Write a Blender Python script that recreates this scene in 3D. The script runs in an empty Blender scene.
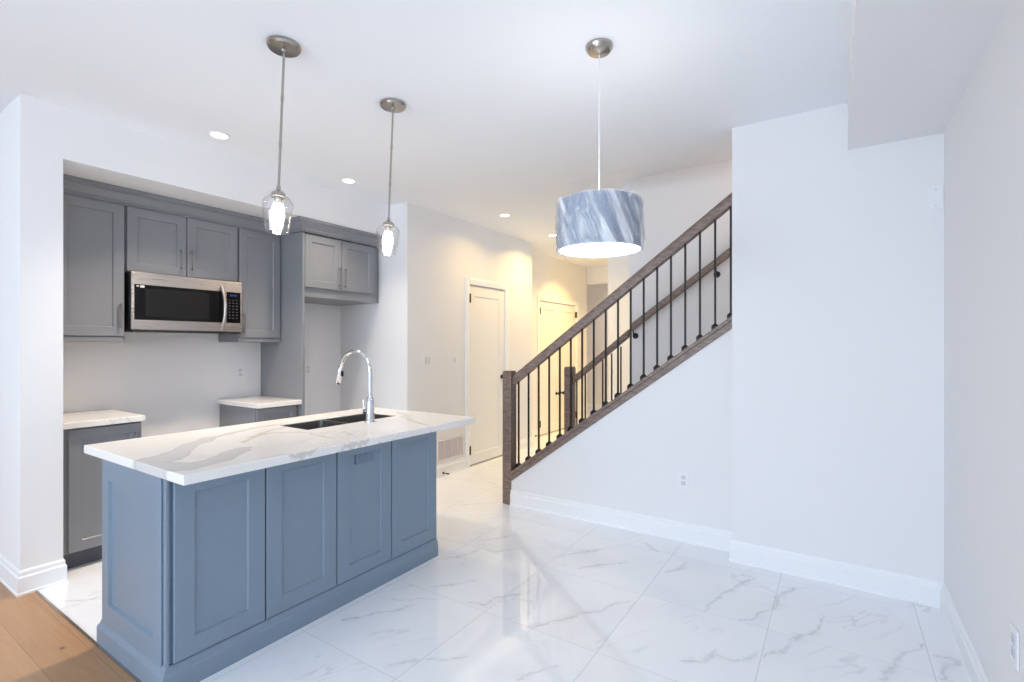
import bpy, bmesh, math, random
from mathutils import Vector, Matrix, noise

random.seed(7)
S = bpy.context.scene
COL = S.collection
PI = math.pi

# ------------------------------------------------------------------ camera
H_CAM, F_PX, YAW, VY = 1.37, 495.8, math.radians(33.25), 344.91
cam_d = bpy.data.cameras.new('camera')
cam_d.sensor_fit = 'HORIZONTAL'
cam_d.sensor_width = 36.0
cam_d.lens = F_PX / 1024 * 36.0
cam_d.shift_y = (VY - 341.0) / 1024
cam_d.clip_start = 0.02
cam = bpy.data.objects.new('camera', cam_d)
COL.objects.link(cam)
cam.location = (0, 0, H_CAM)
cam.rotation_euler = (PI / 2, 0, YAW)
S.camera = cam

# ------------------------------------------------------------------ world, daylight, exposure
W = bpy.data.worlds.new('daylight_sky')
S.world = W
W.use_nodes = True
W.node_tree.nodes['Background'].inputs['Color'].default_value = (0.71, 0.855, 1.0, 1)
W.node_tree.nodes['Background'].inputs['Strength'].default_value = 1.8


def area_light(name, loc, rot, sx, sy, power, color, parent=None, spread=PI):
    d = bpy.data.lights.new(name, 'AREA')
    d.shape = 'RECTANGLE'
    d.size, d.size_y = sx, sy
    d.energy, d.color, d.spread = power, color, spread
    o = bpy.data.objects.new(name, d)
    COL.objects.link(o)
    o.location, o.rotation_euler = loc, rot
    if parent:
        o.parent = parent
    return o


# daylight entering by the glazed wall behind the photographer
area_light('window_daylight_back', (-1.75, -4.35, 1.45), (math.radians(66), 0, 0), 4.0, 2.2, 168, (0.72, 0.86, 1.0))

S.view_settings.view_transform = 'Standard'
S.view_settings.look = 'None'
S.view_settings.gamma = 1.0
S.view_settings.use_curve_mapping = False
S.view_settings.exposure = 0.0
S.display_settings.display_device = 'sRGB'
S.cycles.max_bounces = 14
S.cycles.diffuse_bounces = 8
S.cycles.transparent_max_bounces = 16
S.cycles.use_denoising = True
S.cycles.sample_clamp_indirect = 6.0
S.cycles.caustics_reflective = False
S.cycles.caustics_refractive = False


# ------------------------------------------------------------------ materials
def s2l(c):
    return tuple((x / 12.92 if x <= 0.04045 else ((x + 0.055) / 1.055) ** 2.4) for x in (v / 255 for v in c))


class NT:
    def __init__(self, name):
        self.m = bpy.data.materials.new(name)
        self.m.use_nodes = True
        self.t = self.m.node_tree
        self.b = self.t.nodes['Principled BSDF']
        self.out = self.t.nodes['Material Output']

    def n(self, typ, **kw):
        nd = self.t.nodes.new(typ)
        for k, v in kw.items():
            setattr(nd, k, v)
        return nd

    def link(self, a, b):
        self.t.links.new(a, b)

    def put(self, sock, v):
        if isinstance(v, bpy.types.NodeSocket):
            self.link(v, sock)
        else:
            if sock.type == 'RGBA' and len(v) == 3:
                v = tuple(v) + (1,)
            sock.default_value = v

    def math(self, op, a, b=0.0, c=0.0, clamp=False):
        nd = self.n('ShaderNodeMath', operation=op, use_clamp=clamp)
        self.put(nd.inputs[0], a)
        self.put(nd.inputs[1], b)
        self.put(nd.inputs[2], c)
        return nd.outputs[0]

    def vec(self, op, a, b=(0, 0, 0), scale=None):
        nd = self.n('ShaderNodeVectorMath', operation=op)
        self.put(nd.inputs[0], a)
        self.put(nd.inputs[1], b)
        if scale is not None:
            self.put(nd.inputs['Scale'], scale)
        return nd.outputs['Value'] if op in ('LENGTH', 'DOT_PRODUCT', 'DISTANCE') else nd.outputs['Vector']

    def noise(self, vec, scale, detail=3.0, rough=0.5, dist=0.0, out='Fac'):
        nd = self.n('ShaderNodeTexNoise')
        self.put(nd.inputs['Vector'], vec)
        nd.inputs['Scale'].default_value = scale
        nd.inputs['Detail'].default_value = detail
        nd.inputs['Roughness'].default_value = rough
        nd.inputs['Distortion'].default_value = dist
        return nd.outputs[out]

    def mix(self, f, a, b):
        nd = self.n('ShaderNodeMix', data_type='RGBA')
        self.put(nd.inputs['Factor'], f)
        self.put(nd.inputs['A'], a)
        self.put(nd.inputs['B'], b)
        return nd.outputs['Result']

    def smooth(self, v, lo, hi, a=0.0, b=1.0):
        nd = self.n('ShaderNodeMapRange', interpolation_type='SMOOTHSTEP')
        self.put(nd.inputs['Value'], v)
        for k, x in (('From Min', lo), ('From Max', hi), ('To Min', a), ('To Max', b)):
            nd.inputs[k].default_value = x
        return nd.outputs['Result']

    def pos(self):
        return self.n('ShaderNodeNewGeometry').outputs['Position']

    def bump(self, h, strength=0.2, dist=0.01):
        nd = self.n('ShaderNodeBump')
        nd.inputs['Strength'].default_value = strength
        nd.inputs['Distance'].default_value = dist
        self.put(nd.inputs['Height'], h)
        self.link(nd.outputs['Normal'], self.b.inputs['Normal'])

    def set(self, **kw):
        for k, v in kw.items():
            self.put(self.b.inputs[k.replace('_', ' ')], v)
        return self

    def seg(self, p, a, b, wa, wb):
        """distance from p to the segment a-b in units of a width going from wa to wb, all on the XY plane"""
        a, b = Vector((a[0], a[1], 0)), Vector((b[0], b[1], 0))
        ba = b - a
        pa = self.vec('SUBTRACT', p, tuple(a))
        h = self.math('MULTIPLY', self.vec('DOT_PRODUCT', pa, tuple(ba)), 1.0 / max(ba.length_squared, 1e-9), clamp=True)
        near = self.vec('SCALE', tuple(ba), scale=h)
        d = self.vec('DISTANCE', pa, near)
        return self.math('DIVIDE', d, self.math('MULTIPLY_ADD', h, wb - wa, wa))

    def lines(self, p, polys):
        """smallest width-relative distance to a set of polylines: [([(x,y)..], [w..]), ..]"""
        best = None
        for pts, ws in polys:
            for i in range(len(pts) - 1):
                d = self.seg(p, pts[i], pts[i + 1], ws[i], ws[i + 1])
                best = d if best is None else self.math('MINIMUM', best, d)
        return best


def simple(name, rgb, rough=0.5, metal=0.0, grain=0.0, gscale=80.0, bump=0.0, spec=0.5):
    k = NT(name)
    c = s2l(rgb)
    p = k.n('ShaderNodeTexCoord').outputs['Object']
    nz = k.noise(p, gscale, 2)
    lo = tuple(x * (1 - grain) for x in c)
    hi = tuple(min(1, x * (1 + grain)) for x in c)
    k.set(Base_Color=k.mix(nz, lo, hi), Roughness=rough, Metallic=metal)
    k.b.inputs['Specular IOR Level'].default_value = spec
    if bump:
        k.bump(nz, bump, 0.002)
    return k.m


def emis(name, rgb, strength, base=(255, 255, 255)):
    k = NT(name)
    k.set(Base_Color=s2l(base), Emission_Color=rgb, Emission_Strength=strength, Roughness=0.4)
    return k.m


M = {}
M['wall'] = simple('white_wall_paint', (234, 233, 234), 0.75, grain=0.008, gscale=300, bump=0.03, spec=0.2)
M['ceiling'] = simple('white_ceiling_paint', (238, 241, 246), 0.85, grain=0.008, gscale=300, bump=0.03, spec=0.1)
M['trim'] = simple('white_trim_enamel', (240, 241, 243), 0.38, grain=0.005)
M['door'] = simple('white_door_enamel', (238, 236, 232), 0.42, grain=0.005)
M['blue'] = simple('blue_grey_cabinet_lacquer', (124, 140, 156), 0.36, grain=0.02, gscale=12)
M['grey'] = simple('grey_cabinet_lacquer', (132, 134, 139), 0.36, grain=0.02, gscale=12)
M['kick'] = simple('dark_grey_toe_kick', (84, 88, 96), 0.5, grain=0.03)
M['pull'] = simple('dark_nickel_pull', (146, 140, 136), 0.3, 1.0, grain=0.04, gscale=200)
M['nickel'] = simple('brushed_nickel', (178, 172, 164), 0.26, 1.0, grain=0.04, gscale=200)
M['chrome'] = simple('polished_chrome', (226, 230, 236), 0.08, 1.0, grain=0.01)
M['black'] = simple('black_iron', (24, 22, 22), 0.45, 0.3, grain=0.1)
M['hinge'] = simple('black_hardware', (34, 28, 24), 0.4, 0.5, grain=0.1)
M['plate'] = simple('white_plastic', (235, 236, 238), 0.4, grain=0.005)
M['plate_in'] = simple('white_plastic_insert', (213, 213, 216), 0.45, grain=0.01)
M['slot'] = simple('dark_slot', (176, 176, 180), 0.6)
M['shadow_line'] = simple('painted_shadow_line', (60, 66, 84), 0.7)  # shadow line round the island outlet, put into the colour
M['vent'] = simple('white_vent_metal', (226, 222, 222), 0.4, grain=0.01)
M['duct'] = simple('pale_duct_backing', (222, 214, 216), 0.8)  # pale lavender backing behind the louvres
M['outlet_blue'] = simple('grey_blue_plastic', (114, 126, 143), 0.4, grain=0.02)
M['glass_black'] = simple('black_appliance_glass', (14, 14, 16), 0.08, grain=0.05, spec=0.25)
M['mw_black'] = simple('black_appliance_metal', (30, 30, 32), 0.5, grain=0.05)
M['mw_mesh'] = simple('dark_window_mesh', (22, 22, 24), 0.3, grain=0.15, gscale=500, spec=0.25)
M['button'] = simple('grey_button_print', (72, 72, 76), 0.5)
M['badge'] = simple('white_sticker', (225, 225, 225), 0.5)
M['cord'] = simple('white_cord', (236, 236, 236), 0.5)
M['sink'] = simple('brushed_stainless_sink', (150, 147, 146), 0.36, 1.0, grain=0.06, gscale=150)
M['display'] = emis('blue_clock_display', (0.02, 0.08, 0.45), 0.28, (10, 20, 60))
M['bulb'] = emis('glowing_bulb', (1.0, 0.93, 0.82), 20)
M['lens'] = emis('glowing_downlight_lens', (1.0, 0.94, 0.85), 6)
M['diffuser'] = emis('glowing_shade_diffuser', (1.0, 0.97, 0.92), 3.2)

# brushed stainless steel, grain along Y
k = NT('brushed_stainless_steel')
p = k.vec('MULTIPLY', k.pos(), (3, 3, 420))
nz = k.noise(p, 1.0, 3)
k.set(Base_Color=k.mix(nz, s2l((182, 174, 168)), s2l((194, 187, 181))), Metallic=1.0, Roughness=k.smooth(nz, 0.2, 0.8, 0.22, 0.36))
M['steel'] = k.m

# stained oak of the stair rails
k = NT('dark_stained_oak')
p = k.n('ShaderNodeTexCoord').outputs['Generated']
g = k.noise(k.vec('MULTIPLY', k.pos(), (18, 60, 60)), 1.0, 4, 0.6, 0.6)
k.set(Base_Color=k.mix(k.smooth(g, 0.3, 0.7), s2l((108, 92, 84)), s2l((146, 126, 115))), Roughness=0.42)
k.bump(g, 0.12, 0.003)
M['oak_dark'] = k.m

# light oak boards, running along X
k = NT('light_oak_floor_boards')
P = k.pos()
br = k.n('ShaderNodeTexBrick', offset=0.37)
k.link(P, br.inputs['Vector'])
for a_, v_ in (('Scale', 1.0), ('Mortar Size', 0.0012), ('Mortar Smooth', 0.2), ('Brick Width', 1.9), ('Row Height', 0.165), ('Bias', 0.0)):
    br.inputs[a_].default_value = v_
br.inputs['Color1'].default_value = s2l((186, 146, 108)) + (1,)
br.inputs['Color2'].default_value = s2l((172, 131, 94)) + (1,)
br.inputs['Mortar'].default_value = s2l((128, 96, 70)) + (1,)
g = k.noise(k.vec('MULTIPLY', P, (2.2, 34, 1)), 1.0, 5, 0.6, 1.2)
blot = k.noise(k.vec('MULTIPLY', P, (1.2, 5, 1)), 1.0, 3)
c = k.mix(k.smooth(g, 0.35, 0.75, 0.0, 0.35), br.outputs['Color'], s2l((144, 106, 76)))
c = k.mix(k.smooth(blot, 0.4, 0.7, 0.0, 0.3), c, s2l((190, 150, 114)))
knot = k.smooth(k.lines(k.vec('ADD', P, k.vec('SCALE', k.noise(P, 30, 2, out='Color'), scale=0.01)), [([(-2.93, 0.765), (-2.915, 0.765)], [0.012, 0.012]), ([(-3.28, 0.45), (-3.25, 0.45)], [0.009, 0.009])]), 0.4, 1.1, 0.75, 0.0)
c = k.mix(knot, c, s2l((92, 62, 42)))
k.set(Base_Color=c, Roughness=0.38)
M['oak_floor'] = k.m

# polished marble-look porcelain, 617 mm square tiles
TS, TX0, TY0 = 0.617, -0.279, 2.672
FLOOR_VEINS = [
    [(-1.64, 2.08), (-1.56, 2.11), (-1.53, 2.20), (-1.47, 2.29)], [(-1.23, 2.06), (-1.12, 2.25), (-1.03, 2.39), (-0.92, 2.57)],
    [(-1.49, 2.84), (-1.41, 3.0), (-1.29, 3.18)], [(-1.33, 2.76), (-1.22, 2.9), (-1.1, 3.03)], [(-1.11, 3.38), (-0.99, 3.28)],
    [(-0.87, 3.01), (-0.79, 3.14), (-0.79, 3.22)], [(-2.1, 2.74), (-2.03, 2.87), (-1.92, 3.03)], [(-1.89, 2.68), (-1.73, 2.87)],
    [(-2.1, 2.42), (-2.0, 2.61)], [(-1.09, 1.72), (-1.0, 1.88)], [(-0.58, 2.19), (-0.49, 2.27), (-0.44, 2.37)],
    [(-0.57, 2.67), (-0.52, 2.94), (-0.41, 3.24)], [(-0.42, 2.68), (-0.36, 2.71), (-0.3, 2.88), (-0.26, 3.04), (-0.19, 3.22), (-0.13, 3.25)],
    [(-0.5, 2.24), (-0.45, 2.33), (-0.37, 2.34), (-0.28, 2.46)], [(-0.27, 2.41), (-0.18, 2.56), (-0.14, 2.7), (-0.04, 2.98)],
    [(0.14, 2.52), (0.23, 2.74), (0.33, 2.93)], [(0.36, 2.86), (0.43, 2.87), (0.36, 2.67)], [(-2.06, 1.6), (-1.86, 1.89)], [(-3.46, 0.9), (-3.3, 1.05), (-3.1, 1.1)],
    [(-1.9, 2.1), (-1.75, 2.3)], [(-1.6, 1.5), (-1.35, 1.72)], [(-2.6, 4.3), (-2.3, 4.2), (-2.2, 4.35)], [(-2.9, 4.0), (-2.6, 3.9)], [(-2.7, 3.3), (-2.4, 3.6)]]
k = NT('polished_marble_tile')
P = k.vec('MULTIPLY', k.pos(), (1, 1, 0))
wob = k.vec('SUBTRACT', k.noise(P, 7.0, 4, 0.6, out='Color'), (0.5, 0.5, 0.5))
Pd = k.vec('ADD', P, k.vec('SCALE', k.vec('MULTIPLY', wob, (1, 1, 0)), scale=0.11))
d = k.lines(Pd, [(v, [0.004] + [0.015] * (len(v) - 2) + [0.004] if len(v) > 2 else [0.010, 0.004]) for v in FLOOR_VEINS])
broken = k.smooth(k.noise(P, 26.0, 3), 0.34, 0.6, 0.35, 1.0)
vein1 = k.math('MULTIPLY', k.smooth(d, 0.0, 1.4, 1.0, 0.0), broken)
halo = k.math('MULTIPLY', k.smooth(d, 0.2, 5.0, 1.0, 0.0), k.smooth(k.noise(P, 9.0, 3), 0.4, 0.7))
# fine veins that change from tile to tile
fl = k.vec('FLOOR', k.vec('SCALE', k.vec('SUBTRACT', P, (TX0, TY0, 0)), scale=1 / TS))
wn = k.n('ShaderNodeTexWhiteNoise', noise_dimensions='3D')
k.link(fl, wn.inputs['Vector'])
Pt = k.vec('ADD', P, k.vec('SCALE', wn.outputs['Color'], scale=9.0))
rot = k.n('ShaderNodeVectorRotate', rotation_type='Z_AXIS')
k.link(Pt, rot.inputs['Vector'])
rot.inputs['Angle'].default_value = math.radians(-58)
Pr = k.vec('MULTIPLY', rot.outputs['Vector'], (1.0, 3.0, 1))
rid = k.math('ABSOLUTE', k.math('SUBTRACT', k.noise(Pr, 1.1, 4, 0.55, 0.5), 0.5))
vein2 = k.math('MULTIPLY', k.smooth(rid, 0.0, 0.016, 1.0, 0.0), k.smooth(k.noise(Pt, 2.6, 2), 0.46, 0.66))
cloud = k.smooth(k.noise(Pt, 2.0, 3), 0.45, 0.75)
base = k.mix(cloud, s2l((240, 242, 246)), s2l((233, 236, 242)))
c = k.mix(k.math('MULTIPLY', vein2, 0.28), base, s2l((176, 179, 186)))
c = k.mix(k.math('MULTIPLY', halo, 0.22), c, s2l((184, 187, 195)))
c = k.mix(k.math('MULTIPLY', vein1, 0.34), c, s2l((156, 158, 165)))
# grout joints
sep = k.n('ShaderNodeSeparateXYZ')
k.link(k.vec('SCALE', k.vec('SUBTRACT', P, (TX0, TY0, 0)), scale=1 / TS), sep.inputs[0])


def joint(v):
    f = k.math('FRACT', v)
    e = k.math('MINIMUM', f, k.math('SUBTRACT', 1.0, f))
    return k.smooth(e, 0.0016, 0.0034, 1.0, 0.0)


gx, gy = joint(sep.outputs['X']), joint(sep.outputs['Y'])
grout = k.math('MAXIMUM', gx, k.math('MULTIPLY', gy, 0.7))
c = k.mix(k.math('MULTIPLY', grout, 0.6), c, s2l((178, 180, 184)))
k.set(Base_Color=c, Roughness=0.035)
k.b.inputs['Specular IOR Level'].default_value = 0.6
M['tile'] = k.m

# veined quartz worktop
SWATH = [([(-2.30, 0.80), (-2.36, 0.93), (-2.50, 1.08), (-2.66, 1.25), (-2.77, 1.5), (-2.80, 1.75)], [0.06, 0.085, 0.05, 0.035, 0.022, 0.008]),
         ([(-2.30, 0.83), (-2.12, 0.92), (-2.13, 1.04), (-2.27, 1.21)], [0.07, 0.075, 0.06, 0.045])]
THIN = [([(-2.52, 1.40), (-2.55, 1.56), (-2.40, 1.63), (-2.2, 1.60), (-2.05, 1.66)], [0.03, 0.022, 0.014, 0.010, 0.006]),
        ([(-2.42, 1.30), (-2.62, 1.55), (-2.70, 1.70)], [0.02, 0.025, 0.01]),
        ([(-2.62, 2.5), (-2.40, 2.38), (-2.20, 2.25), (-2.0, 2.16)], [0.02, 0.045, 0.03, 0.02]),
        ([(-2.0, 1.15), (-1.99, 1.9)], [0.010, 0.004])]
k = NT('veined_white_quartz')
P3 = k.pos()
P = k.vec('MULTIPLY', P3, (1, 1, 0))
wob = k.vec('SUBTRACT', k.noise(P3, 6.0, 4, 0.55, out='Color'), (0.5, 0.5, 0.5))
Pd = k.vec('ADD', P, k.vec('SCALE', k.vec('MULTIPLY', wob, (1, 1, 0)), scale=0.12))
d1 = k.lines(Pd, SWATH)
d2 = k.lines(Pd, THIN)
sw = k.smooth(d1, 0.80, 1.05, 1.0, 0.0)
rim = k.math('MULTIPLY', sw, k.smooth(d1, 0.65, 0.95))
th = k.smooth(d2, 0.2, 1.1, 1.0, 0.0)
rid = k.math('ABSOLUTE', k.math('SUBTRACT', k.noise(k.vec('MULTIPLY', P3, (2.2, 1, 2)), 1.8, 5, 0.6, 0.8), 0.5))
fine = k.math('MULTIPLY', k.smooth(rid, 0.0, 0.02, 1.0, 0.0), k.smooth(k.noise(P3, 3.0, 2), 0.42, 0.62))
c = k.mix(k.math('MULTIPLY', fine, 0.4), s2l((236, 233, 229)), s2l((190, 184, 180)))
c = k.mix(k.math('MULTIPLY', th, 0.55), c, s2l((186, 178, 172)))
c = k.mix(k.math('MULTIPLY', sw, 0.66), c, s2l((196, 193, 193)))
c = k.mix(k.math('MULTIPLY', rim, 0.35), c, s2l((165, 162, 163)))
k.set(Base_Color=c, Roughness=0.13)
M['quartz'] = k.m

# clear pendant glass: thin walled
k = NT('clear_pendant_glass')
tr = k.n('ShaderNodeBsdfTransparent')
tr.inputs['Color'].default_value = (0.99, 0.99, 0.99, 1)
gl = k.n('ShaderNodeBsdfGlossy')
gl.inputs['Roughness'].default_value = 0.03
lw = k.n('ShaderNodeLayerWeight')
lw.inputs['Blend'].default_value = 0.28
mx = k.n('ShaderNodeMixShader')
nzg = k.noise(k.pos(), 60, 2)
k.link(k.math('MULTIPLY_ADD', lw.outputs['Facing'], 0.42, k.smooth(nzg, 0.3, 0.7, 0.02, 0.07)), mx.inputs[0])
k.link(tr.outputs[0], mx.inputs[1])
k.link(gl.outputs[0], mx.inputs[2])
k.link(mx.outputs[0], k.out.inputs['Surface'])
M['glass'] = k.m

# crinkled clear plastic wrap
k = NT('crinkled_plastic_wrap')
tr = k.n('ShaderNodeBsdfTransparent')
gl = k.n('ShaderNodeBsdfGlossy')
gl.inputs['Roughness'].default_value = 0.2
hz = k.n('ShaderNodeBsdfDiffuse')
hz.inputs['Color'].default_value = (0.9, 0.92, 0.95, 1)
lw = k.n('ShaderNodeLayerWeight')
lw.inputs['Blend'].default_value = 0.3
oc = k.n('ShaderNodeTexCoord').outputs['Object']
sx = k.n('ShaderNodeSeparateXYZ')
k.link(oc, sx.inputs[0])
ang = k.math('ARCTAN2', sx.outputs['Y'], sx.outputs['X'])
cm = k.n('ShaderNodeCombineXYZ')
k.link(k.math('MULTIPLY_ADD', sx.outputs['Z'], 2.6, ang), cm.inputs['X'])
k.link(sx.outputs['Z'], cm.inputs['Y'])
cm2 = k.n('ShaderNodeCombineXYZ')
k.link(k.math('MULTIPLY_ADD', sx.outputs['Z'], -1.4, ang), cm2.inputs['X'])
k.link(sx.outputs['Z'], cm2.inputs['Y'])
big = k.noise(k.vec('MULTIPLY', cm.outputs[0], (3.4, 2.5, 1)), 1.0, 2, 0.5, 0.3)
cr = k.noise(k.vec('MULTIPLY', cm2.outputs[0], (7, 9, 1)), 1.0, 3, 0.55, 0.5)
fold = k.math('ABSOLUTE', k.math('SUBTRACT', cr, 0.5))
fold2 = k.math('ABSOLUTE', k.math('SUBTRACT', big, 0.5))
crease = k.math('MAXIMUM', k.smooth(fold, 0.0, 0.022, 0.40, 0.0), k.smooth(fold2, 0.0, 0.020, 0.6, 0.0))
sheen = k.smooth(big, 0.48, 0.66, 0.10, 0.75)
haze = k.math('MAXIMUM', crease, sheen)
bp = k.n('ShaderNodeBump')
bp.inputs['Strength'].default_value = 0.8
bp.inputs['Distance'].default_value = 0.02
k.link(fold, bp.inputs['Height'])
k.link(bp.outputs['Normal'], gl.inputs['Normal'])
mx0 = k.n('ShaderNodeMixShader')
k.link(haze, mx0.inputs[0])
k.link(tr.outputs[0], mx0.inputs[1])
k.link(hz.outputs[0], mx0.inputs[2])
mx = k.n('ShaderNodeMixShader')
k.link(k.math('MULTIPLY_ADD', lw.outputs['Fresnel'], 0.35, 0.05), mx.inputs[0])
k.link(mx0.outputs[0], mx.inputs[1])
k.link(gl.outputs[0], mx.inputs[2])
k.link(mx.outputs[0], k.out.inputs['Surface'])
M['wrap'] = k.m

# slate blue linen of the drum shade, lit through from inside
k = NT('slate_blue_linen')
oc = k.n('ShaderNodeTexCoord').outputs['Object']
weave = k.noise(k.vec('MULTIPLY', oc, (120, 120, 400)), 1.0, 2)
col = k.mix(weave, s2l((178, 192, 214)), s2l((204, 213, 229)))
df = k.n('ShaderNodeBsdfDiffuse')
tl = k.n('ShaderNodeBsdfTranslucent')
k.link(col, df.inputs['Color'])
k.link(col, tl.inputs['Color'])
mx = k.n('ShaderNodeMixShader')
mx.inputs[0].default_value = 0.4
k.link(df.outputs[0], mx.inputs[1])
k.link(tl.outputs[0], mx.inputs[2])
k.link(mx.outputs[0], k.out.inputs['Surface'])
M['linen'] = k.m
M['shade_lining'] = simple('white_shade_lining', (238, 238, 238), 0.8)


# ------------------------------------------------------------------ mesh helpers
ORG = {}


class MB:
    def __init__(self):
        self.bm = bmesh.new()

    def box(self, x0, x1, y0, y1, z0, z1):
        x0, x1 = sorted((x0, x1)); y0, y1 = sorted((y0, y1)); z0, z1 = sorted((z0, z1))
        v = [self.bm.verts.new(q) for q in ((x0, y0, z0), (x1, y0, z0), (x1, y1, z0), (x0, y1, z0), (x0, y0, z1), (x1, y0, z1), (x1, y1, z1), (x0, y1, z1))]
        for f in ((0, 3, 2, 1), (4, 5, 6, 7), (0, 1, 5, 4), (1, 2, 6, 5), (2, 3, 7, 6), (3, 0, 4, 7)):
            self.bm.faces.new([v[i] for i in f])
        return self

    def prism(self, pts, axis, a, b):
        """polygon pts (2D) extruded along axis from a to b. axis 'x': pts are (y,z); 'y': (x,z); 'z': (x,y)"""
        def mk(p, t):
            return {'x': (t, p[0], p[1]), 'y': (p[0], t, p[1]), 'z': (p[0], p[1], t)}[axis]
        A = [self.bm.verts.new(mk(p, a)) for p in pts]
        B = [self.bm.verts.new(mk(p, b)) for p in pts]
        n = len(pts)
        self.bm.faces.new(A)
        self.bm.faces.new(B[::-1])
        for i in range(n):
            self.bm.faces.new((A[i], B[i], B[(i + 1) % n], A[(i + 1) % n]))
        return self

    def sweep2d(self, path, prof, side=1, caps=True):
        """profile [(out, z)] carried along a level path [(x,y)] with mitred corners; side +1 = left of travel"""
        n = len(path)
        dirs = [Vector((path[i + 1][0] - path[i][0], path[i + 1][1] - path[i][1])).normalized() for i in range(n - 1)]
        rings = []
        for i in range(n):
            d0, d1 = dirs[max(i - 1, 0)], dirs[min(i, n - 2)]
            n0, n1 = Vector((-d0.y, d0.x)) * side, Vector((-d1.y, d1.x)) * side
            mt = (n0 + n1)
            mt = mt / max(mt.dot(n0), 1e-6)
            rings.append([self.bm.verts.new((path[i][0] + mt.x * o, path[i][1] + mt.y * o, z)) for o, z in prof])
        m = len(prof)
        for i in range(n - 1):
            for j in range(m):
                self.bm.faces.new((rings[i][j], rings[i + 1][j], rings[i + 1][(j + 1) % m], rings[i][(j + 1) % m]))
        if caps:
            self.bm.faces.new(rings[0][::-1])
            self.bm.faces.new(rings[-1])
        return self

    def tube(self, pts, rad, seg=12, caps=True):
        """round tube along 3D points; rad a number or a list"""
        pts = [Vector(p) for p in pts]
        n = len(pts)
        rad = rad if isinstance(rad, (list, tuple)) else [rad] * n
        rings = []
        ref = None
        for i in range(n):
            t = (pts[min(i + 1, n - 1)] - pts[max(i - 1, 0)]).normalized()
            if ref is None:
                ref = Vector((0, 0, 1)) if abs(t.z) < 0.9 else Vector((1, 0, 0))
            u = (ref - t * ref.dot(t)).normalized()
            ref = u
            w = t.cross(u)
            rings.append([self.bm.verts.new(pts[i] + (u * math.cos(2 * PI * j / seg) + w * math.sin(2 * PI * j / seg)) * rad[i]) for j in range(seg)])
        for i in range(n - 1):
            for j in range(seg):
                self.bm.faces.new((rings[i][j], rings[i][(j + 1) % seg], rings[i + 1][(j + 1) % seg], rings[i + 1][j]))
        if caps:
            self.bm.faces.new(rings[0][::-1])
            self.bm.faces.new(rings[-1])
        return self

    def lathe(self, prof, c, seg=32, closed=False, axis=None):
        """profile [(r, h)] turned about a vertical axis through c (or about the given axis vector)"""
        c = Vector(c)
        q = Vector((0, 0, 1)).rotation_difference(Vector(axis).normalized()) if axis else None

        def P(r, h, a):
            v = Vector((r * math.cos(a), r * math.sin(a), h))
            if q:
                v = q @ v
            return c + v
        rings = []
        for r, h in prof:
            if r < 1e-6:
                rings.append([self.bm.verts.new(P(0, h, 0))])
            else:
                rings.append([self.bm.verts.new(P(r, h, 2 * PI * j / seg)) for j in range(seg)])
        L = len(rings)
        for i in range(L if closed else L - 1):
            A, B = rings[i], rings[(i + 1) % L]
            for j in range(seg):
                k2 = (j + 1) % seg
                if len(A) == 1 and len(B) == 1:
                    continue
                if len(A) == 1:
                    self.bm.faces.new((A[0], B[k2], B[j]))
                elif len(B) == 1:
                    self.bm.faces.new((A[j], A[k2], B[0]))
                else:
                    self.bm.faces.new((A[j], A[k2], B[k2], B[j]))
        return self

    def shaker(self, fr, w, h, t, stile, rec=0.009, slope=0.006, rail=None):
        """a recessed-panel front; fr(u, v, d) maps width, height, outward depth to a point"""
        rail = rail or stile

        def ring(a, b, d):
            return [self.bm.verts.new(fr(u, v, d)) for u, v in ((a, b), (w - a, b), (w - a, h - b), (a, h - b))]
        e = 0.0025
        R = [ring(0, 0, 0), ring(0, 0, t - e), ring(e, e, t), ring(stile, rail, t), ring(stile + slope, rail + slope, t - rec)]
        for i in range(len(R) - 1):
            for j in range(4):
                self.bm.faces.new((R[i][j], R[i][(j + 1) % 4], R[i + 1][(j + 1) % 4], R[i + 1][j]))
        self.bm.faces.new(R[0][::-1])
        self.bm.faces.new(R[-1])
        return self

    def shift(self, v):
        bmesh.ops.translate(self.bm, verts=self.bm.verts, vec=v)
        return self

    def obj(self, name, mat, parent=None, org=None, bevel=0.0, smooth=False, seg=2):
        bm = self.bm
        bmesh.ops.recalc_face_normals(bm, faces=bm.faces)
        if parent is not None:
            o0 = ORG[parent]
        elif org is not None:
            o0 = Vector(org)
        else:
            xs = [v.co for v in bm.verts]
            lo = [min(c[i] for c in xs) for i in range(3)]
            hi = [max(c[i] for c in xs) for i in range(3)]
            o0 = Vector(((lo[0] + hi[0]) / 2, (lo[1] + hi[1]) / 2, lo[2]))
        bmesh.ops.translate(bm, verts=bm.verts, vec=-o0)
        me = bpy.data.meshes.new(name)
        bm.to_mesh(me)
        bm.free()
        me.materials.append(M[mat] if isinstance(mat, str) else mat)
        o = bpy.data.objects.new(name, me)
        COL.objects.link(o)
        ORG[o] = o0
        if parent is not None:
            o.parent = parent
        else:
            o.location = o0
        if smooth:
            for f in me.polygons:
                f.use_smooth = True
            try:
                me.set_sharp_from_angle(angle=math.radians(40))
            except Exception:
                pass
        if bevel:
            b = o.modifiers.new('bevel', 'BEVEL')
            b.width, b.segments, b.limit_method = bevel, seg, 'ANGLE'
            b.angle_limit = math.radians(40)
        return o


def tag(o, label, cat, group=None):
    o['label'], o['category'] = label, cat
    if group:
        o['group'] = group
    return o


def thing(name, loc, label, cat, group=None):
    o = bpy.data.objects.new(name, None)
    o.empty_display_size = 0.1
    COL.objects.link(o)
    o.location = loc
    ORG[o] = Vector(loc)
    return tag(o, label, cat, group)


def struct(name, mb, mat, **kw):
    o = mb.obj(name, mat, **kw)
    o['kind'] = 'structure'
    return o


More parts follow.
